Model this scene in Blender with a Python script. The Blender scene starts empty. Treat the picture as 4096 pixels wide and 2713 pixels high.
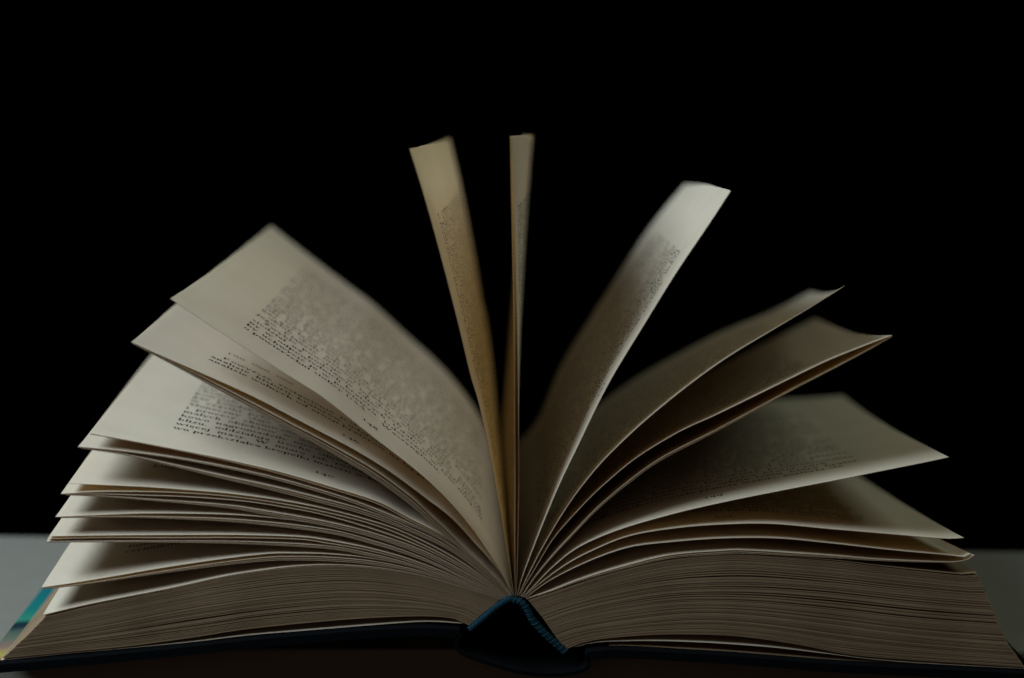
import bpy, math, random
import numpy as np

# ------------------------------------------------------------------ camera
sc = bpy.context.scene
C = sc.collection
cam_d = bpy.data.cameras.new('camera')
cam = bpy.data.objects.new('camera', cam_d)
C.objects.link(cam)
cam_d.sensor_width = 36.0
cam_d.lens = 61.963
cam_d.clip_start = 0.01
cam_d.clip_end = 50.0
cam.location = (-0.01885, -0.5, 0.17892)
from mathutils import Matrix, Vector
_p, _y, _r = math.radians(9.04688), math.radians(1.90648), math.radians(1.0)
_fw = Vector((math.sin(_y) * math.cos(_p), math.cos(_y) * math.cos(_p), -math.sin(_p)))
_rt = Vector((math.cos(_y), -math.sin(_y), 0.0))
_up = _rt.cross(_fw)
_rt2 = _rt * math.cos(_r) + _up * math.sin(_r)
_up2 = _up * math.cos(_r) - _rt * math.sin(_r)
cam.rotation_euler = Matrix((_rt2, _up2, -_fw)).transposed().to_euler()
cam_d.dof.use_dof = True
cam_d.dof.focus_distance = 0.524
cam_d.dof.aperture_fstop = 5.0
cam_d.dof.aperture_blades = 0
sc.camera = cam

# ------------------------------------------------------------------ world: an unlit room, nothing behind the shelf
w = bpy.data.worlds.new('World')
sc.world = w
w.use_nodes = True
bg = w.node_tree.nodes['Background']
bg.inputs[0].default_value = (0.9, 1.0, 1.0, 1)
bg.inputs[1].default_value = 0.0001

# ------------------------------------------------------------------ lamps
def area(name, loc, target, size, power, col, sy=None):
    d = bpy.data.lights.new(name, 'AREA')
    d.energy = power
    d.color = col
    d.size = size
    if sy:
        d.shape = 'RECTANGLE'; d.size_y = sy
    o = bpy.data.objects.new(name, d)
    C.objects.link(o)
    o.location = loc
    o.rotation_euler = (Vector(target) - Vector(loc)).to_track_quat('-Z', 'Y').to_euler()
    return o
area('window_light', (-0.50, -0.14, 0.58), (-0.02, 0.04, 0.06), 0.60, 6.2, (0.78, 0.93, 1.0), 0.36)
area('right_fill_light', (0.50, 0.0, 0.64), (0.0, 0.06, 0.08), 0.34, 0.82, (0.84, 1.0, 0.82))  # added fill from the right to brighten the upright pages, no known window
area('room_light', (-0.35, -1.5, 0.36), (0.0, 0.05, 0.05), 0.9, 0.75, (1.0, 0.64, 0.44))
area('high_fill_light', (-0.15, -0.8, 1.3), (0.0, 0.05, 0.05), 0.6, 1.05, (1.0, 0.90, 0.74))  # added fill from high in front, lightens the near strips of the pages

sc.view_settings.view_transform = 'Standard'
sc.view_settings.look = 'None'
sc.view_settings.exposure = 0.0
sc.view_settings.gamma = 1.0
sc.view_settings.use_curve_mapping = False
sc.render.engine = 'CYCLES'
sc.cycles.max_bounces = 10
sc.cycles.diffuse_bounces = 6
sc.cycles.transmission_bounces = 6
sc.cycles.use_denoising = True
sc.cycles.denoising_prefilter = 'NONE'
sc.cycles.use_adaptive_sampling = False

rnd = random.Random(7)
H = 0.185          # page height, metres (foot at y = 0, head at y = H)

# ------------------------------------------------------------------ materials
def mat(name, build):
    m = bpy.data.materials.new(name)
    m.use_nodes = True
    nt = m.node_tree
    nt.nodes.clear()
    out = nt.nodes.new('ShaderNodeOutputMaterial')
    build(nt, out)
    return m
def N(nt, t, **kw):
    n = nt.nodes.new(t)
    for k, v in kw.items():
        if k in n.inputs: n.inputs[k].default_value = v
        else: setattr(n, k, v)
    return n
def noise(nt, scale, detail=4, vec=None, stretch=None):
    tc = N(nt, 'ShaderNodeTexCoord')
    mp = N(nt, 'ShaderNodeMapping')
    nt.links.new(tc.outputs['Object'], mp.inputs['Vector'])
    if stretch: mp.inputs['Scale'].default_value = stretch
    n = N(nt, 'ShaderNodeTexNoise')
    n.inputs['Scale'].default_value = scale
    n.inputs['Detail'].default_value = detail
    nt.links.new(mp.outputs[0], n.inputs['Vector'])
    return n
def ramp(nt, fac, stops, interp='LINEAR'):
    r = N(nt, 'ShaderNodeValToRGB')
    r.color_ramp.interpolation = interp
    e = r.color_ramp.elements
    while len(e) < len(stops): e.new(0.5)
    for i, (p, c) in enumerate(stops):
        e[i].position = p; e[i].color = (*c, 1)
    nt.links.new(fac, r.inputs[0])
    return r
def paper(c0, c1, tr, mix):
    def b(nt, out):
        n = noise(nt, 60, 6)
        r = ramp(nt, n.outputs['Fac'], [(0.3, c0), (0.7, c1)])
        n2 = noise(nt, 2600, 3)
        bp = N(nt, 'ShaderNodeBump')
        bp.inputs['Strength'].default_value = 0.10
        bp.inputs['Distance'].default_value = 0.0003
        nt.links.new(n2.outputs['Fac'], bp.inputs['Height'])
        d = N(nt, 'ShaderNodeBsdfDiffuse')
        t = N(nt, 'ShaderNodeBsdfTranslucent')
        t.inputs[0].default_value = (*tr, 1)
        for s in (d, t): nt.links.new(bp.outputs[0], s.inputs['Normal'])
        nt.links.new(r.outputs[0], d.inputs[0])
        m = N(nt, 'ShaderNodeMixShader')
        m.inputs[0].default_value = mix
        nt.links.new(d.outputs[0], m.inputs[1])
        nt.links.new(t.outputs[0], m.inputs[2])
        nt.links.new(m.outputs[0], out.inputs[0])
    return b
M_paper = mat('book_paper', paper((0.735, 0.672, 0.57), (0.785, 0.728, 0.63), (0.915, 0.70, 0.385), 0.35))
M_block_shaded = mat('shaded_block_paper', paper((0.25, 0.178, 0.112), (0.32, 0.232, 0.15), (0.70, 0.45, 0.22), 0.10))  # yellowed page edges, colour darkened further to stand in for dim front light
def simple(col, rough, spec=0.3, bump=None):
    def b(nt, out):
        p = N(nt, 'ShaderNodeBsdfPrincipled')
        p.inputs['Base Color'].default_value = (*col, 1)
        p.inputs['Roughness'].default_value = rough
        p.inputs['Specular IOR Level'].default_value = spec
        if bump:
            n = noise(nt, bump[0], 4)
            r = ramp(nt, n.outputs['Fac'], [(0.25, tuple(c * bump[2] for c in col)), (0.75, col)])
            nt.links.new(r.outputs[0], p.inputs['Base Color'])
            bp = N(nt, 'ShaderNodeBump')
            bp.inputs['Strength'].default_value = bump[1]
            bp.inputs['Distance'].default_value = 0.0004
            nt.links.new(n.outputs['Fac'], bp.inputs['Height'])
            nt.links.new(bp.outputs[0], p.inputs['Normal'])
        nt.links.new(p.outputs[0], out.inputs[0])
    return b
M_ink = mat('printing_ink', simple((0.018, 0.017, 0.017), 0.8, 0.1))
M_cloth = mat('cover_cloth', simple((0.0035, 0.0045, 0.006), 0.9, 0.04, (1800, 0.3, 0.6)))
M_lining = mat('spine_lining', simple((0.006, 0.006, 0.007), 0.9, 0.05, (900, 0.3, 0.5)))
M_band = mat('headband_cloth', simple((0.012, 0.062, 0.098), 0.85, 0.15, (2500, 0.4, 0.35)))
M_shelf = mat('shelf_paint', simple((0.225, 0.22, 0.195), 0.6, 0.25, (140, 0.05, 0.92)))
def turn_in(nt, out):       # printed cover paper folded round the fore-edge: coloured picture
    tc = N(nt, 'ShaderNodeTexCoord')
    sx = N(nt, 'ShaderNodeSeparateXYZ')
    nt.links.new(tc.outputs['Object'], sx.inputs[0])
    n = noise(nt, 120, 2)
    a = N(nt, 'ShaderNodeMath', operation='MULTIPLY_ADD')
    a.inputs[1].default_value = 1 / 0.07
    nt.links.new(sx.outputs['Y'], a.inputs[0])
    s = N(nt, 'ShaderNodeMath', operation='MULTIPLY_ADD')
    s.inputs[1].default_value = 0.06; s.inputs[2].default_value = -0.03
    nt.links.new(n.outputs['Fac'], s.inputs[0])
    nt.links.new(s.outputs[0], a.inputs[2])
    r = ramp(nt, a.outputs[0], [(0.0, (0.012, 0.015, 0.037)), (0.02, (0.372, 0.124, 0.074)), (0.07, (0.384, 0.341, 0.074)),
             (0.13, (0.341, 0.260, 0.099)), (0.19, (0.236, 0.149, 0.130)), (0.29, (0.124, 0.149, 0.105)), (0.38, (0.074, 0.112, 0.093)),
             (0.45, (0.007, 0.025, 0.037)), (0.50, (0.007, 0.031, 0.043)), (0.56, (0.031, 0.223, 0.155)), (0.70, (0.009, 0.167, 0.161)), (1.0, (0.006, 0.136, 0.167))])
    p = N(nt, 'ShaderNodeBsdfPrincipled')
    p.inputs['Roughness'].default_value = 0.55
    p.inputs['Specular IOR Level'].default_value = 0.2
    nt.links.new(r.outputs[0], p.inputs['Base Color'])
    nt.links.new(p.outputs[0], out.inputs[0])
M_turn = mat('printed_turn_in', turn_in)

# ------------------------------------------------------------------ helpers
def new_obj(name, verts, faces, m, parent=None, smooth=True):
    me = bpy.data.meshes.new(name)
    me.from_pydata([tuple(v) for v in verts], [], faces)
    if smooth: me.polygons.foreach_set('use_smooth', [True] * len(me.polygons))
    me.materials.append(m)
    me.update()
    o = bpy.data.objects.new(name, me)
    C.objects.link(o)
    o.parent = parent
    return o
def pts(s):
    return np.array([[float(v) for v in a.split(',')] for a in s.split()]) / 1000.0
def spline(P, n):
    """even resample of a Catmull-Rom curve through P"""
    E = np.vstack([2 * P[0] - P[1], P, 2 * P[-1] - P[-2]])
    o = []
    for i in range(1, len(E) - 2):
        a, b, c, d = E[i - 1:i + 3]
        t = np.linspace(0, 1, 24, endpoint=False)[:, None]
        o.append(.5 * ((2 * b) + (c - a) * t + (2 * a - 5 * b + 4 * c - d) * t ** 2 + (3 * b - a - 3 * c + d) * t ** 3))
    Q = np.vstack(o + [P[-1:]])
    L = np.r_[0, np.cumsum(np.linalg.norm(np.diff(Q, axis=0), axis=1))]
    s = np.linspace(0, L[-1], n)
    return np.c_[np.interp(s, L, Q[:, 0]), np.interp(s, L, Q[:, 1])], L[-1]
def far_curve(Q, tip):
    """profile at the head of the book: the foot profile turned and scaled about its root"""
    r, t = Q[0], Q[-1]
    a = complex(*(t - r)); b = complex(*(np.array(tip) / 1000 - r))
    z = (Q[:, 0] - r[0] + 1j * (Q[:, 1] - r[1])) * (b / a)
    return np.c_[z.real + r[0], z.imag + r[1]]
def grid_solid(T, B):
    """closed thin solid between two point grids (ns, nv, 3)"""
    ns, nv = T.shape[:2]
    V = np.vstack([T.reshape(-1, 3), B.reshape(-1, 3)])
    k = ns * nv
    F = []
    for i in range(ns - 1):
        for j in range(nv - 1):
            a, b, c, d = i * nv + j, (i + 1) * nv + j, (i + 1) * nv + j + 1, i * nv + j + 1
            F.append((a, b, c, d)); F.append((k + d, k + c, k + b, k + a))
    for i in range(ns - 1):
        for j in (0, nv - 1):
            a, b = i * nv + j, (i + 1) * nv + j
            F.append((a, b, k + b, k + a))
    for j in range(nv - 1):
        for i in (0, ns - 1):
            a, b = i * nv + j, i * nv + j + 1
            F.append((a, b, k + b, k + a))
    return V, F
def sharp_rim(o):
    """keep the cut edges of a sheet crisp while its faces stay smooth"""
    me = o.data
    with_ang = math.radians(50)
    try: me.set_sharp_from_angle(angle=with_ang)
    except Exception: pass

# ------------------------------------------------------------------ shelf (the surface the book lies on)
ZS = -0.0018
def shelf():
    x0, x1 = -0.75, 0.75
    yf = lambda x: 0.0231 + 0.019 * x
    yb = lambda x: 0.1445 - 0.027 * x
    t = 0.03
    prof = lambda x: [(yf(x), -t), (yf(x), -0.0012), (yf(x) + 0.0004, -0.0004), (yf(x) + 0.0012, 0), (yb(x) - 0.0012, 0),
                      (yb(x) - 0.0004, -0.0004), (yb(x), -0.0012), (yb(x), -t)]
    V = [(x, y, ZS + z) for x in (x0, x1) for y, z in prof(x)]
    F = [(i, (i + 1) % 8, 8 + (i + 1) % 8, 8 + i) for i in range(8)] + [tuple(range(7, -1, -1)), tuple(range(8, 16))]
    o = new_obj('shelf', V, F, M_shelf, smooth=False)
    o['kind'] = 'structure'
    o['label'] = 'narrow pale grey painted shelf board under the open book'
shelf()

# ------------------------------------------------------------------ book
book = bpy.data.objects.new('open_book', None)
C.objects.link(book)
book['label'] = 'open hardback book with pages fanned out, lying on the pale shelf'
book['category'] = 'book'

def strip(name, P, th, y0, y1, m, parent, n=40, down=True, ny=2):
    """bent sheet following a profile, th thick below it"""
    Q, L = spline(P, n)
    d = np.gradient(Q, axis=0)
    nrm = np.c_[-d[:, 1], d[:, 0]]
    nrm /= np.linalg.norm(nrm, axis=1)[:, None]
    if nrm[:, 1].mean() < 0: nrm = -nrm
    R = Q - nrm * th
    ys = np.linspace(y0, y1, ny)
    T = np.array([[(q[0], y, q[1]) for y in ys] for q in Q])
    B = np.array([[(q[0], y, q[1]) for y in ys] for q in R])
    V, F = grid_solid(T, B)
    o = new_obj(name, V, F, m, parent)
    sharp_rim(o)
    return o
# foot profiles of the loose leaves, root to fore-edge (x,z in mm), and the fore-edge corner at the head
LEFT_FAN = [
    ('page_148', '-0.4,22.8 -1.5,24.9 -4.2,29.9 -8.1,36.0 -12.2,42.1 -17.5,48.7 -23.9,55.4 -31.3,61.9 -42.2,70.3 -55.9,81.2 -66.5,88.0 -84.3,99.4 -99.8,109.7', (-90.7, 112.7)),
    ('page_146', '-0.9,22.7 -3.3,28.0 -6.8,32.8 -12.0,38.6 -18.9,46.1 -26.3,51.9 -36.2,59.3 -46.0,65.5 -55.8,70.8 -65.1,75.7 -74.8,80.8 -84.4,85.3 -98.6,91.5 -111.0,97.0', (-110.5, 95.6)),
    ('l3', '-1.2,22.6 -7.5,29.8 -14.2,36.2 -20.1,42.1 -25.2,47.0 -31.2,52.6 -42.1,60.6 -55.8,68.5 -65.1,73.4 -74.8,78.6 -84.4,83.7 -97.2,90.3 -110.6,96.8', (-110.3, 95.0)),
    ('l4', '-1.3,22.6 -7.7,29.4 -14.4,35.7 -20.4,41.4 -25.5,46.3 -31.5,51.7 -42.3,59.6 -55.9,67.6 -65.3,72.6 -75.0,77.9 -84.6,83.0 -97.4,89.8 -110.5,96.7', (-110.3, 94.5)),
    ('page_140', '-1.5,22.6 -5.6,27.9 -17.2,38.2 -23.8,42.2 -31.2,45.9 -40.7,50.9 -55.3,55.5 -70.0,59.7 -84.6,63.0 -93.6,64.8 -108.2,67.6 -123.2,70.2', (-122.3, 78.8)),
    ('l6', '-1.7,22.6 -6.3,27.6 -17.8,37.2 -25.2,41.8 -34.0,45.6 -44.9,50.0 -55.3,53.5 -70.0,57.6 -84.6,60.8 -99.0,63.3 -113.3,65.1 -126.7,66.3', (-126.5, 74.8)),
    ('l7', '-2.0,22.5 -7.4,27.8 -19.3,37.1 -33.9,44.3 -44.9,48.4 -55.3,51.2 -70.0,54.8 -84.6,57.9 -99.0,61.1 -113.3,64.2 -125.8,66.0', (-126.2, 73.8)),
    ('page_138', '-2.2,22.4 -8.9,27.9 -20.7,35.6 -33.9,42.1 -44.9,45.7 -55.8,48.5 -63.7,50.1 -73.9,51.7 -85.0,53.0 -95.5,53.8 -106.3,54.5 -118.5,55.0 -129.6,55.4', (-129.0, 63.8)),
    ('l9', '-2.3,22.3 -9.6,27.9 -21.5,35.0 -34.7,41.3 -44.9,44.8 -55.8,47.5 -63.7,49.1 -73.9,50.8 -85.0,52.1 -95.5,52.8 -106.3,53.1 -120.7,53.0 -131.9,52.3', (-131.0, 61.3)),
    ('l10', '-2.5,22.3 -10.7,28.1 -23.7,35.4 -37.6,41.1 -55.8,46.6 -70.3,49.3 -80.7,50.7 -95.5,51.7 -106.3,52.0 -120.7,52.3 -131.5,52.2', (-130.9, 60.9)),
    ('l11', '-2.6,22.3 -11.8,28.1 -26.6,35.9 -41.2,41.1 -55.8,44.7 -74.4,47.9 -85.0,49.4 -106.3,50.9 -120.7,51.8 -130.6,52.1', (-130.8, 60.4)),
    ('l12', '-2.9,22.2 -13.3,27.9 -26.6,34.6 -41.2,39.9 -55.8,43.5 -68.0,45.4 -85.0,46.6 -106.4,46.7 -120.8,46.1 -133.6,45.4', (-132.5, 56.8)),
    ('l13', '-3.1,22.1 -14.8,28.0 -28.0,34.3 -41.2,38.8 -55.8,42.4 -80.8,45.0 -106.4,45.7 -120.8,45.6 -132.3,45.3', (-132.3, 55.8)),
    ('l14', '-3.4,22.0 -16.2,27.7 -30.2,33.2 -42.6,36.7 -55.8,39.2 -63.7,40.1 -80.8,40.5 -101.2,40.3 -119.5,40.0 -135.7,39.6', (-134.1, 48.3)),
    ('l15', '-3.5,21.9 -17.0,27.5 -30.6,32.7 -42.6,36.0 -55.8,38.3 -63.7,39.3 -80.8,39.6 -101.2,39.4 -119.5,39.3 -136.2,38.8', (-134.1, 47.5)),
    ('l16', '-3.7,21.9 -17.7,27.4 -30.9,32.1 -42.6,35.1 -55.8,37.4 -80.8,38.5 -106.5,38.4 -121.0,38.2 -136.5,38.0', (-134.2, 46.6)),
    ('page_134', '-4.0,21.7 -11.8,25.1 -22.9,29.2 -33.9,32.2 -44.8,34.1 -55.8,35.0 -64.5,35.1 -72.3,34.9 -85.1,33.3 -101.3,30.7 -116.3,27.9 -128.5,25.7 -138.2,24.2', (-136.8, 34.8)),
    ('l18', '-4.2,21.6 -12.2,24.8 -23.2,28.7 -33.9,31.4 -44.8,33.2 -55.8,34.0 -64.5,34.1 -72.3,33.8 -85.2,32.2 -101.3,29.6 -116.3,27.0 -128.5,25.0 -137.5,23.9', (-136.5, 33.6)),
    ('l19', '-4.4,21.6 -13.3,24.6 -26.5,28.5 -37.5,30.6 -47.0,31.5 -55.8,31.7 -64.5,31.2 -72.3,30.2 -85.2,28.0 -101.4,24.2 -124.0,19.4 -138.0,15.9', (-137.4, 23.7)),
]
RIGHT_FAN = [
    ('page_verso_a', '-0.3,22.7 -1.3,28.8 -3.0,38.6 -5.0,50.0 -6.8,59.4 -8.9,69.4 -11.7,81.3 -14.0,88.7 -17.6,103.2 -22.6,121.9 -27.5,139.0 -32.1,153.3', (-20.5, 148.3)),
    ('c1', '0.1,22.7 -0.3,40.5 -0.6,59.2 -1.2,81.5 -2.0,110.6 -2.8,132.1 -3.7,157.2', (7.6, 149.0)),
    ('page_verso_b', '0.4,22.7 0.6,40.5 0.5,59.2 -0.1,81.5 -0.8,103.4 -1.8,125.0 -2.5,139.3 -3.3,157.2', (8.9, 149.3)),
    ('r1', '0.7,22.7 1.8,27.5 4.5,35.5 8.4,46.2 12.7,57.2 17.4,67.8 22.1,78.4 27.3,89.1 35.4,103.3 44.5,119.0 53.7,133.5 59.4,142.8', (70.3, 131.7)),
    ('r2', '1.1,22.7 3.6,28.6 7.3,36.4 12.3,45.7 17.7,54.3 24.9,63.6 34.5,73.5 44.1,82.1 53.3,89.6 62.0,95.9 72.9,102.8 83.7,109.6 93.3,116.0', (120.6, 91.2)),
    ('r3', '1.5,22.6 2.6,25.4 6.2,31.8 11.1,40.4 18.8,49.7 25.1,56.3 34.7,64.7 46.8,72.5 57.1,77.5 68.0,83.1 79.0,88.8 89.9,94.3 100.8,98.9 107.8,101.7', (123.6, 79.4)),
    ('r3b', '1.8,22.5 6.2,29.2 11.2,35.6 17.2,42.5 23.7,49.7 32.5,57.6 42.1,64.8 57.3,73.0 68.2,79.2 79.1,85.4 90.0,91.3 100.9,97.4 107.7,101.5', (123.2, 77.9)),
    ('r4', '2.2,22.4 5.1,25.2 10.7,31.3 18.2,37.5 29.5,42.8 44.6,47.6 59.6,51.4 75.6,54.9 91.5,58.2 108.3,61.8 119.4,64.2 126.3,65.8', (136.0, 49.1)),
    ('r5', '2.6,22.3 7.0,26.3 14.5,32.1 22.0,36.4 33.3,41.2 48.5,43.9 63.7,45.1 76.0,45.2 91.7,43.9 107.1,42.7 122.6,41.5 128.1,41.2 132.3,41.5', (131.2, 22.8)),
    ('r6', '3.0,22.1 10.7,27.8 22.1,33.7 33.4,37.8 44.8,39.4 60.0,40.7 76.2,40.9 91.9,39.6 111.2,37.6 126.7,36.3 132.9,35.7 134.5,36.7', (133.4, 17.2)),
    ('r7', '3.3,21.9 10.3,24.3 18.4,27.6 29.8,31.4 44.9,35.4 60.2,36.9 69.0,37.1 92.0,35.8 107.5,34.7 126.9,34.1 131.8,34.4 134.8,35.4 135.6,36.3', (134.0, 14.7)),
]
LEFT_BLOCK = [
    ('-4.7,21.3 -13.6,24.3 -26.5,28.0 -37.5,30.1 -47.0,31.0 -55.8,31.1 -64.5,30.6 -72.3,29.6 -85.2,27.4 -101.4,23.6 -122.8,18.9 -137.2,15.3', (-137.8, 22.4)),
    ('-9.1,17.6 -15.4,20.2 -26.5,22.8 -37.5,24.1 -47.0,24.5 -55.8,24.1 -72.3,22.1 -85.3,20.0 -101.5,17.1 -122.9,12.6 -143.4,8.9', (-142.5, 14.5)),
    ('-13.4,13.6 -16.9,15.4 -22.0,16.2 -32.1,16.2 -51.1,15.0 -77.7,12.1 -94.0,9.4 -113.0,6.6 -131.9,4.6 -150.1,2.6', (-148.5, 4.9)),
]
RIGHT_BLOCK = [
    ('3.9,21.5 14.0,25.0 29.8,30.6 45.0,34.4 60.2,36.2 69.0,36.2 92.1,34.6 107.6,32.9 123.1,31.3 130.9,30.6 134.7,30.4 136.7,30.9', (135.2, 11.6)),
    ('8.2,16.2 16.3,19.3 28.8,22.6 47.2,25.7 69.4,26.3 91.7,24.9 118.0,22.4 141.5,20.9', (139.3, 9.6)),
    ('12.4,10.1 19.4,12.5 32.7,14.9 51.1,17.3 69.7,17.0 92.2,14.4 118.6,11.0 147.6,8.8', (145.0, 7.1)),
    ('15.5,6.4 19.6,8.2 26.5,9.7 41.8,11.0 57.3,11.1 70.0,10.3 85.0,8.1 101.2,5.1 124.7,3.3 153.0,1.7', (149.6, 4.7)),
]
# head profiles of the leaves that bend differently there
HEAD = {
    'r1': '0.7,22.7 14.6,37.4 24.0,60.2 40.4,87.8 56.7,114.1 70.1,131.7',
    'r3': '1.5,22.6 32.7,29.0 47.5,37.8 69.0,49.7 88.5,61.0 108.0,71.5 123.6,79.4',
    'r3b': '1.8,22.5 33.8,25.9 48.5,34.2 70.1,46.1 89.1,57.9 108.6,69.5 123.3,78.0',
    'r2': '1.1,22.7 29.6,36.6 41.3,45.8 54.9,55.7 70.5,65.1 85.8,73.5 107.2,83.4 120.6,91.0',
}
PROFILE = {
    'left_endleaf': '-15.3,14.2 -26.4,14.7 -41.1,13.6 -59.4,11.9 -77.7,10.2 -93.8,8.1 -112.8,6.0 -131.8,4.1 -150.7,2.0',
    'right_endleaf': '18.0,7.1 24.6,8.7 37.3,9.2 49.6,9.1 62.6,8.5 77.6,7.4 92.6,5.7 107.7,3.9 124.7,2.7 153.3,1.3',
    'left_board': '-16.2,13.1 -26.4,13.7 -41.1,13.0 -59.4,11.4 -77.7,9.6 -93.8,7.6 -112.9,5.5 -131.8,3.5 -155.3,1.2',
    'right_board': '21.4,6.6 27.7,7.3 37.3,7.2 49.7,6.5 62.7,5.8 77.7,4.7 97.4,3.3 124.8,2.1 156.1,0.7',
    'spine': '-15.6,11.4 -16.9,9.1 -15.6,7.0 -13.0,5.5 -7.3,3.5 -0.7,1.5 5.9,0.3 12.5,0.1 18.0,0.8 21.0,1.9 21.5,3.5 20.9,5.4 21.6,6.2',
    'headband': '-13.8,13.0 -9.7,16.6 -6.4,19.6 -3.2,21.9 -1.8,22.7 0.2,22.3 2.1,21.7 4.0,19.7 6.2,15.8 9.6,12.0 12.7,9.1 15.7,6.4',
}

# covers
P = {k: pts(v) for k, v in PROFILE.items()}
lb = strip('cover_board', P['left_board'], 0.0025, -0.003, 0.188, M_cloth, book, 50)
rb = strip('cover_board', P['right_board'], 0.0025, -0.003, 0.188, M_cloth, book, 50)
strip('spine', P['spine'], 0.0011, -0.003, 0.188, M_cloth, book, 60)
def lifted(p, dz): return p + np.array([0, dz])
# printed paper folded over the fore-edge of the left board
tp, _ = spline(P['left_board'], 60)
ti = strip('turn_in', lifted(tp[52:60] , 0.00025), 0.0002, 0.0006, 0.1876, M_turn, lb, 10)
ti['label'] = 'turquoise and orange printed paper folded over the board edge'
pp, _ = spline(P['right_board'], 60)
strip('pastedown', lifted(pp[3:57], 0.0002), 0.00015, 0.001, 0.184, M_block_shaded, rb, 50)
strip('pastedown', lifted(tp[4:53], 0.0004), 0.00015, 0.001, 0.184, M_block_shaded, lb, 50)

# headband: a core with a thread wound round it
hb, hl = spline(P['headband'], 120)
def tube(path, r, k=7):
    """path (n,3) -> tube verts, faces"""
    n = len(path)
    t = np.gradient(path, axis=0); t /= np.linalg.norm(t, axis=1)[:, None]
    a = np.cross(t, np.array([0.13, 0.97, 0.2])); a /= np.linalg.norm(a, axis=1)[:, None]
    b = np.cross(t, a)
    r = np.broadcast_to(r, n)
    V = []
    for j in range(k):
        th = 2 * math.pi * j / k
        V.append(path + (a * math.cos(th) + b * math.sin(th)) * r[:, None])
    V = np.stack(V, 1).reshape(-1, 3)
    F = [(i * k + j, (i + 1) * k + j, (i + 1) * k + (j + 1) % k, i * k + (j + 1) % k) for i in range(n - 1) for j in range(k)]
    F += [tuple(range(k)), tuple(range((n - 1) * k, n * k))]
    return V, F
d = np.gradient(hb, axis=0); d /= np.linalg.norm(d, axis=1)[:, None]
nb = np.c_[-d[:, 1], d[:, 0]]
cen = hb - nb * 0.0008
core = np.c_[cen[:, 0], np.full(len(cen), -0.0004), cen[:, 1]]
V, F = tube(core, 0.00085, 8)
head = new_obj('headband', V, F, M_band, book)
head['label'] = 'blue woven headband across the foot of the spine'
for ph, rr in ((0.0, 0.00088), (math.pi, 0.00088)):
    turns = hl / 0.0011
    m = int(turns * 14)
    u = np.linspace(0, 1, m)
    ux = np.interp(u, np.linspace(0, 1, len(cen)), cen[:, 0]); uz = np.interp(u, np.linspace(0, 1, len(cen)), cen[:, 1])
    nx = np.interp(u, np.linspace(0, 1, len(cen)), nb[:, 0]); nz = np.interp(u, np.linspace(0, 1, len(cen)), nb[:, 1])
    wob = 1 + 0.12 * np.sin(u * 61 + ph) + np.array([rnd.uniform(-.06, .06) for _ in u])
    an = u * turns * 2 * math.pi + ph
    path = np.c_[ux + nx * np.cos(an) * rr * wob, -0.0004 + np.sin(an) * rr * wob, uz + nz * np.cos(an) * rr * wob]
    V, F = tube(path, 0.00026, 5)
    new_obj('thread', V, F, M_band, head)
# lining glued on the back of the text block
strip('spine_lining', lifted(cen, -0.0004), 0.0004, 0.0012, 0.184, M_lining, book, 60)

# ------------------------------------------------------------------ leaves
def sheet_grid(near, far, ns=64, nv=22, wave=0.0, seed=0, curl=0.0, curl_z=True):
    r = random.Random(seed)
    v = np.linspace(0, 1, nv)
    s = np.linspace(0, 1, ns)
    g = v + curl * v * (1 - v)
    g = np.stack([g, v + (g - v) * (0.9 if curl_z else -0.35)], -1)[None]
    G = near[:, None, :] * (1 - g) + far[:, None, :] * g
    ph = r.uniform(0, 6.28)
    ys = (v * H)[None, :] + np.zeros((ns, 1))
    P3 = np.stack([G[..., 0], ys, G[..., 1]], -1)
    if wave:
        nrm = normals(P3)
        wv = wave * (s[:, None] ** 2) * np.sin(v[None, :] * r.uniform(3, 6) + ph + s[:, None] * 1.5)
        P3 = P3 + nrm * (wv - wv[:, :1])[..., None]
        e = np.gradient(P3, axis=0)[-1]; e /= np.linalg.norm(e, axis=1)[:, None]
        P3[-1] += e * np.array([[r.gauss(0, 0.00004)] for _ in v])        # cut fore-edge is never quite straight
    return P3
def normals(P3):
    ds = np.gradient(P3, axis=0); dv = np.gradient(P3, axis=1)
    n = np.cross(ds, dv)
    return n / np.linalg.norm(n, axis=2)[..., None]

TH = 0.00010
def rim(o, ns, nv):
    """cut edges of the sheet take the yellowed block paper, its colour darkened for shade"""
    sharp_rim(o)
    o.data.materials.append(M_block_shaded)
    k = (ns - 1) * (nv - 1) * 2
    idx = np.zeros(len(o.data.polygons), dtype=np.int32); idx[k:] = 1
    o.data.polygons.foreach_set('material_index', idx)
TOP = {}
CURL = {'page_148': 0.55, 'page_verso_a': 0.5, 'c1': 0.7, 'page_verso_b': 0.7, 'r1': 0.3}
def fan_leaf(key, prof, tip, side, seed):
    near, W = spline(pts(prof), 64)
    far = spline(pts(HEAD[key]), 64)[0] if key in HEAD else far_curve(near, tip)
    G = sheet_grid(near, far, wave=0.0006, seed=seed, curl=CURL.get(key, 0.25), curl_z=key not in ('page_verso_a', 'c1', 'page_verso_b', 'r1'))
    n = normals(G) * (1 if side > 0 else -1)
    V, F = grid_solid(G + n * TH / 2, G - n * TH / 2)
    o = new_obj('leaf', V, F, M_paper, book)
    rim(o, 64, 22)
    TOP[key] = (o, G + n * (TH / 2 + 0.00005), W, side)
    return o
for i, (k, p, t) in enumerate(LEFT_FAN): fan_leaf(k, p, t, -1, i)
for i, (k, p, t) in enumerate(RIGHT_FAN): fan_leaf(k, p, t, -1 if k in ('page_verso_a', 'c1', 'page_verso_b') else 1, 50 + i)

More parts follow.
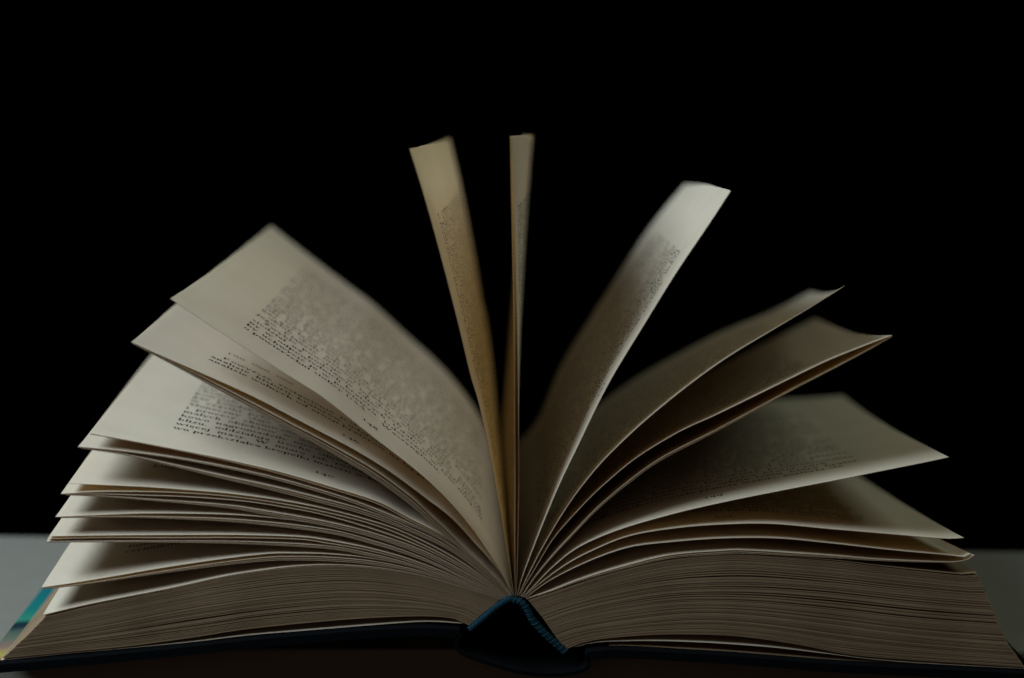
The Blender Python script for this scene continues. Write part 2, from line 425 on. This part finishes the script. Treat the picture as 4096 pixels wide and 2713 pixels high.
def companion(key, prof, tip, side, drop):
    """the next leaf of the same bunch, sagging a little away from the one above it"""
    near, W = spline(pts(prof), 64)
    far = spline(pts(HEAD[key]), 64)[0] if key in HEAD else far_curve(near, tip)
    G = sheet_grid(near, far, curl=CURL.get(key, 0.25))
    n = normals(G) * (1 if side > 0 else -1)
    s = np.linspace(0, 1, 64)[:, None, None]
    G = G - n * (0.00018 + drop * np.sin(np.pi * s ** 0.8) ** 2)
    V, F = grid_solid(G + n * TH / 2, G - n * TH / 2)
    rim(new_obj('leaf', V, F, M_paper, book), 64, 22)
COMP = {'l4': (.0004, .0009), 'page_140': (.0005,), 'l6': (.0004,), 'l7': (.0005, .0011), 'l11': (.0004, .0009), 'l13': (.0004, .0008), 'l16': (.0003, .0006),
        'l18': (.0004, .0009), 'l19': (.0002,), 'r3b': (.0003,), 'r7': (.0004, .0008)}
for k, p, t in LEFT_FAN + RIGHT_FAN:
    for dr in COMP.get(k, ()): companion(k, p, t, 1 if k[0] == 'r' else -1, dr)

def block(keys, count, ngap, seed, zmin=None):
    """closed part of the text block: leaves packed between the key profiles, with gaps that open and close"""
    r = random.Random(seed)
    NS, NV = 30, 3
    near = [spline(pts(p), NS)[0] for p, t in keys]
    far = [far_curve(q, t) for q, (p, t) in zip(near, keys)]
    near, far = np.array(near), np.array(far)
    s = np.linspace(0, 1, NS)
    base = np.ones(count)
    gaps = np.zeros((count, NS))
    for _ in range(ngap):
        j = r.randrange(1, count)
        c, wd = r.uniform(0.35, 1.05), r.uniform(0.15, 0.5)
        gaps[j] += r.choice((0.15, 0.2, 0.3, 0.4, 0.6, 1.0, 1.6)) * np.exp(-((s - c) / wd) ** 2) * np.clip(s * 4, 0, 1)
    lo = np.cumsum(base[:, None] + gaps, axis=0) - base[:, None]
    tot = lo[-1] + 1
    lo /= tot; hi = lo + 0.985 / tot
    m = len(keys) - 1
    def at(A, t):
        x = np.clip(t, 0, 1) * m
        i = np.minimum(x.astype(int), m - 1); f = (x - i)[:, None]
        k = np.arange(NS)
        return A[i, k] * (1 - f) + A[i + 1, k] * f
    for j in range(count):
        g = []
        jit = r.gauss(0, 0.0007)
        y0 = abs(r.gauss(0, 0.00010))
        for t in (lo[j], hi[j]):
            a, b = at(near, t), at(far, t)
            for q in (a, b):
                q += (q - q[0]) * 0 + (q[-1] - q[0]) * jit * (s ** 2)[:, None]
            v = np.linspace(0, 1, NV)
            G2 = a[:, None, :] * (1 - v)[None, :, None] + b[:, None, :] * v[None, :, None]
            yy = y0 + v * (H - y0)
            g.append(np.stack([G2[..., 0], np.broadcast_to(yy, (NS, NV)), G2[..., 1]], -1))
        V, F = grid_solid(g[0], g[1])
        o = new_obj('leaf', V, F, M_block_shaded, book)
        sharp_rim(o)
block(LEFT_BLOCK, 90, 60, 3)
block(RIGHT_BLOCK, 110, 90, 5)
strip('endleaf', P['left_endleaf'], 0.00018, 0.0004, H, M_paper, book, 40)
strip('endleaf', P['right_endleaf'], 0.00018, 0.0004, H, M_paper, book, 40)

# ------------------------------------------------------------------ lettering: a small high-contrast serif face drawn from strokes
XH, AS, DE, ST, HR = 0.45, 0.70, -0.21, 0.105, 0.036
def quadlist():
    return []
def Vs(q, x, y0, y1, t=ST, b=True, c=True):
    q.append([(x - t / 2, y0), (x + t / 2, y0), (x + t / 2, y1), (x - t / 2, y1)])
    if b: Hs(q, x - 0.11, x + 0.11, y0 + HR / 2)
    if c: Hs(q, x - 0.11, x + t / 2, y1 - HR / 2)
def Hs(q, x0, x1, y): q.append([(x0, y - HR / 2), (x1, y - HR / 2), (x1, y + HR / 2), (x0, y + HR / 2)])
def Ds(q, x0, y0, x1, y1, t): q.append([(x0 - t / 2, y0), (x0 + t / 2, y0), (x1 + t / 2, y1), (x1 - t / 2, y1)])
def Os(q, cx, cy, rx, ry, a0=0, a1=360, t=ST):
    n = max(3, int(abs(a1 - a0) / 36))
    for i in range(n):
        p = []
        for k in (i, i + 1):
            a = math.radians(a0 + (a1 - a0) * k / n)
            p.append(((cx + rx * math.cos(a), cy + ry * math.sin(a)), (cx + (rx - t) * math.cos(a), cy + (ry - HR) * math.sin(a))))
        q.append([p[0][0], p[1][0], p[1][1], p[0][1]])
def dot(q, x, y, r=0.05): q.append([(x - r, y), (x, y - r), (x + r, y), (x, y + r)])
def glyph(c):
    q = []
    x2 = XH / 2
    base = {'ą': 'a', 'ę': 'e', 'ó': 'o', 'ś': 's', 'ć': 'c', 'ź': 'z', 'ż': 'z', 'ń': 'n', 'ł': 'l', 'Ł': 'L', 'Ś': 'S', 'Ż': 'Z'}
    if c in base:
        ad, qq = glyph(base[c]); q = [list(p) for p in qq]
        if c in 'ąę': Ds(q, ad * .72, -0.13, ad * .66, 0.0, 0.05); Hs(q, ad * .7, ad * .85, -0.14)
        elif c in 'łŁ': Ds(q, 0.02, 0.28, 0.24, 0.42, 0.05)
        elif c == 'ż': dot(q, 0.2, 0.58)
        else: Ds(q, ad * .45, 0.52, ad * .62, 0.66, 0.06)
        return ad, q
    if c == ' ': return 0.26, q
    if c == 'a': Os(q, .20, .13, .16, .13); Vs(q, .32, 0, .32, c=False); Os(q, .21, .31, .15, .14, 0, 170, .09); return .44, q
    if c == 'b': Vs(q, .1, 0, AS, b=False); Os(q, .24, x2, .19, x2); return .49, q
    if c == 'c': Os(q, .23, x2, .19, x2, 50, 315); dot(q, .34, .34); return .43, q
    if c == 'd': Vs(q, .37, 0, AS); Os(q, .23, x2, .19, x2); return .51, q
    if c == 'e': Os(q, .23, x2, .19, x2, 0, 320); Hs(q, .06, .41, .24); return .44, q
    if c == 'f': Vs(q, .13, 0, .58, c=False); Os(q, .25, .58, .17, .12, 40, 180); Hs(q, .02, .3, XH); return .31, q
    if c == 'g': Os(q, .2, .29, .16, .16); Os(q, .22, -.08, .2, .13); Ds(q, .1, .04, .14, .15, .05); dot(q, .4, .42); return .46, q
    if c in 'hnmu':
        if c == 'u': Vs(q, .12, .1, XH, b=False); Os(q, .22, .13, .15, .13, 180, 340); Vs(q, .37, 0, XH); return .52, q
        Vs(q, .12, 0, AS if c == 'h' else XH)
        for k in range(2 if c == 'm' else 1):
            Os(q, .26 + .26 * k, XH - .14, .145, .14, 0, 160); Vs(q, .36 + .26 * k, 0, XH - .12, c=False)
        return (.76 if c == 'm' else .5), q
    if c == 'i': Vs(q, .13, 0, XH); dot(q, .13, .61, .06); return .26, q
    if c == 'j': Vs(q, .13, -.08, XH, b=False); Os(q, .04, -.08, .14, .13, 190, 360); dot(q, .13, .61, .06); return .26, q
    if c == 'k': Vs(q, .12, 0, AS); Ds(q, .18, .2, .4, XH, .04); Ds(q, .26, .27, .44, 0, .1); Hs(q, .3, .5, HR / 2); return .5, q
    if c == 'l': Vs(q, .13, 0, AS); return .26, q
    if c == 'o': Os(q, .24, x2, .2, x2); return .48, q
    if c == 'p': Vs(q, .12, DE, XH); Os(q, .27, x2, .19, x2); return .51, q
    if c == 'q': Vs(q, .37, DE, XH); Os(q, .23, x2, .19, x2); return .5, q
    if c == 'r': Vs(q, .12, 0, XH); Os(q, .28, .3, .15, .14, 60, 180, .06); dot(q, .34, .38, .065); return .39, q
    if c == 's': Os(q, .2, .335, .13, .115, 40, 250, .06); Os(q, .2, .115, .14, .115, -130, 110, .06); Ds(q, .3, .14, .1, .31, .12); return .38, q
    if c == 't': Vs(q, .14, .08, .58, b=False, c=False); Os(q, .22, .1, .13, .1, 180, 330); Hs(q, .03, .28, XH - .01); return .31, q
    if c in 'vwy':
        Ds(q, .07, XH, .22, 0, .1); Ds(q, .22, 0, .38, XH, .04); Hs(q, 0, .16, XH - .015); ad = .45
        if c == 'w': Ds(q, .33, XH, .48, 0, .1); Ds(q, .48, 0, .64, XH, .04); Hs(q, .55, .72, XH - .015); ad = .7
        else: Hs(q, .3, .46, XH - .015)
        if c == 'y': Ds(q, .22, 0, .13, DE, .04); dot(q, .1, -.17)
        return ad, q
    if c == 'x': Ds(q, .07, XH, .37, 0, .1); Ds(q, .07, 0, .36, XH, .035); Hs(q, 0, .17, .015); Hs(q, .28, .46, .015); return .46, q
    if c == 'z': Ds(q, .09, .02, .32, XH - .02, .1); Hs(q, .04, .38, .02); Hs(q, .04, .38, XH - .02); return .42, q
    if c == '.': dot(q, .1, .05, .06); return .24, q
    if c == ',': dot(q, .1, .05, .06); Ds(q, .08, -.1, .13, .03, .04); return .24, q
    if c == '-': q.append([(.04, .2), (.26, .2), (.26, .25), (.04, .25)]); return .3, q
    if c == '—': q.append([(.02, .2), (.88, .2), (.88, .235), (.02, .235)]); return .9, q
    T = .66
    if c == '1': Vs(q, .2, 0, T - .2, c=False); Hs(q, .1, .2, T - .22); return .45, q
    if c == '4': Vs(q, .32, -.15, XH, b=True, c=False); Ds(q, .05, .08, .3, XH, .04); Hs(q, .03, .48, .07); return .5, q
    if c == '0': Os(q, .25, x2, .21, x2, t=.09); return .5, q
    if c == '6': Os(q, .24, .2, .2, .2); Os(q, .3, .3, .26, .35, 90, 190, .08); return .5, q
    if c == '8': Os(q, .24, .17, .2, .18); Os(q, .24, .5, .17, .16, t=.08); return .5, q
    if c in '39': Os(q, .22, .2, .18, .21); Os(q, .2, 0, .2, .2, -90, 40, .09); return .48, q
    if c in '257': Os(q, .2, .3, .16, .16, 0, 170); Ds(q, .08, .02, .34, .3, .09); Hs(q, .06, .42, .02); return .48, q
    if c == 'A': Ds(q, .05, 0, .3, T, .035); Ds(q, .3, T, .54, 0, .12); Hs(q, .14, .46, .22); Hs(q, 0, .15, .015); Hs(q, .42, .66, .015); return .66, q
    if c in 'PRBDEFIKHLTNMJ':
        Vs(q, .14, 0, T); ad = .62
        if c in 'PRB': Os(q, .24, .48, .24, .18, -90, 90)
        if c == 'R': Ds(q, .3, .3, .54, 0, .1)
        if c == 'B': Os(q, .24, .16, .26, .17, -90, 90)
        if c == 'D': Os(q, .2, .33, .36, .33, -90, 90)
        if c in 'EFLT': Hs(q, .1, .5, T - .015 if c != 'L' else .015); Vs(q, .48, T - .16, T, .035, False, False)
        if c == 'E': Hs(q, .1, .5, .015); Hs(q, .1, .4, .34)
        if c == 'K': Ds(q, .18, .26, .5, T, .04); Ds(q, .28, .36, .54, 0, .12)
        if c in 'HNM': Vs(q, .54, 0, T, ST if c != 'N' else .04); ad = .72
        if c in 'NM': Ds(q, .16, T, .52, 0, .1)
        if c == 'H': Hs(q, .14, .54, .34)
        if c in 'IJ': ad = .3
        return ad, q
    if c == 'U': Vs(q, .14, .2, T, b=False); Os(q, .33, .2, .24, .2, 180, 360); Vs(q, .54, .2, T, .04, False); return .7, q
    lc = c.lower()
    if lc != c:
        ad, qq = glyph(lc)
        k = T / XH
        return ad * k * 0.95, [[(x * k * .95, y * k) for x, y in p] for p in qq]
    Os(q, .22, x2, .18, x2)
    return .45, q
GL = {}
def gl(c):
    if c not in GL:
        ad, q = glyph(c)
        GL[c] = (ad, np.array(q).reshape(-1, 4, 2) if q else np.zeros((0, 4, 2)))
    return GL[c]
EM = 0.0042
def text_width(t): return sum(gl(c)[0] for c in t) * EM

WORDS = ('planeta gaz materia krater orbita w na z do obłok cząstki pył masa skorupa lawa kosmos meteoryt jądro ciepło słońce księżyc '
         'powierzchni planety która się nie jest są oraz przez tego jego ich bardzo wiele lat temu powstały podczas zderzenia skały '
         'wnętrze ruch siła ciężkości promieniowania wody lodu atmosfera wulkany dowody badania historia ziemi marsa wenus merkury '
         'gdy jednak także niektóre pierścienie okres tysięcy miliardów kilometrów stopień proces chemiczne kondensacji drobne').split()
def filler(seed, n, width):
    r = random.Random(seed)
    out = []
    cap = True
    for i in range(n):
        ln = '   ' if r.random() < 0.10 else ''
        while True:
            wd = r.choice(WORDS)
            if cap: wd = wd.capitalize()
            cap = False
            if r.random() < 0.10: wd += '.'; cap = True
            elif r.random() < 0.07: wd += ','
            if text_width(ln + wd) > width: break
            ln += wd + ' '
        out.append(ln.rstrip())
    return out
LEAD = 0.0048
BOTTOM = 0.0200       # last baseline above the foot of the page
def print_page(key, lines_up, number, seed, rows=29, last_short=None, bottom=BOTTOM, fore=None, gut=0.0185):
    o, G, W, side = TOP[key]
    if fore is None: fore = 0.0205 if side < 0 else 0.0225
    width = W - fore - gut
    fill = filler(seed, rows, width)
    lines = list(lines_up) + (fill[len(lines_up):] if key != 'page_146' else [])       # from the foot upwards
    polys = []
    def put(t, x, y, just, i=1):
        nat = text_width(t)
        gaps = t.strip().count(' ')
        extra = min((width - nat) / gaps, 0.0010) if just and gaps and i else 0
        started = False
        for c in t:
            ad, q = gl(c)
            if len(q): polys.append(q * EM + np.array([x, y])); started = True
            x += ad * EM + (extra if c == ' ' and started else 0)
    for i, t in enumerate(lines):
        if t: put(t, 0.0, bottom + i * LEAD, True, i)
    if number: put(number, width / 2 - text_width(number) / 2, bottom - 0.0105, False)
    Q = np.concatenate(polys).reshape(-1, 2)
    s = (W - fore - Q[:, 0]) / W if side < 0 else (gut + Q[:, 0]) / W
    v = Q[:, 1] / H
    ns, nv = G.shape[:2]
    fi = np.clip(s * (ns - 1), 0, ns - 1.001); fj = np.clip(v * (nv - 1), 0, nv - 1.001)
    i, j = fi.astype(int), fj.astype(int)
    a, b = (fi - i)[:, None], (fj - j)[:, None]
    X = G[i, j] * (1 - a) * (1 - b) + G[i + 1, j] * a * (1 - b) + G[i, j + 1] * (1 - a) * b + G[i + 1, j + 1] * a * b
    k = len(X) // 4
    new_obj('printed_text', X, [(4 * n, 4 * n + 1, 4 * n + 2, 4 * n + 3) for n in range(k)], M_ink, o, smooth=False)

print_page('page_148', ['o powierzchni stolicy USA — Waszyngtonu.', 'by uchwycić je w powietrzu. Uderzenie w tym miejscu', 'ny w odpowiednich kraterach. Udało się w ten sposób',
                        'siedział na podstawie zdjęć tych obu miejsc, których', '   Zwykle powstaje w tej skale wielki krater, który'], '148', 11)
print_page('page_146', ['analizie wolnych od erozji kraterów na tej planecie.', 'analizie historii kraterów uderzeniowych, jak i na', '   Powyższe zestawienie jest oparte nie tylko na',
                        '', '   100 000 000'], '146', 12)
print_page('page_140', ['wo przekształca kropelki materii w kuliste bryły. Po', 'więcej masy. W miarę jak rosną, grawitacja stopnio-', 'bliżu, oddziałują trochę silniej na siebie i zbierają',
                        'kowo nagromadziły nieco więcej masy niż inne w po-', 'małych obiektów w większe bryły, które przypad-', 'i procesy chemiczne łączą wiele takich bardzo',
                        'Słoneczny staje się stopniowo coraz chłodniejszy', 'w cząstki pyłu i lodu, które potem zlepiają się', 'gaz kondensuje się powoli w obłoku i zamienia'], '140', 13)
print_page('page_138', ['kieg.'], '', 14)
print_page('page_134', ['czynników', 'tujecie', 'nim'], '', 15)
print_page('page_verso_a', [], '', 16, bottom=0.021)
print_page('page_verso_b', [], '', 17, bottom=0.021)
print_page('r1', [], '171', 18, bottom=0.020)
print_page('r2', [], '181', 19, bottom=0.020)
print_page('r3', [], '189', 20, bottom=0.020)
print_page('r3b', [], '191', 21, bottom=0.020)
print_page('r4', [], '199', 22, bottom=0.020)
print_page('r5', [], '205', 23, bottom=0.020)
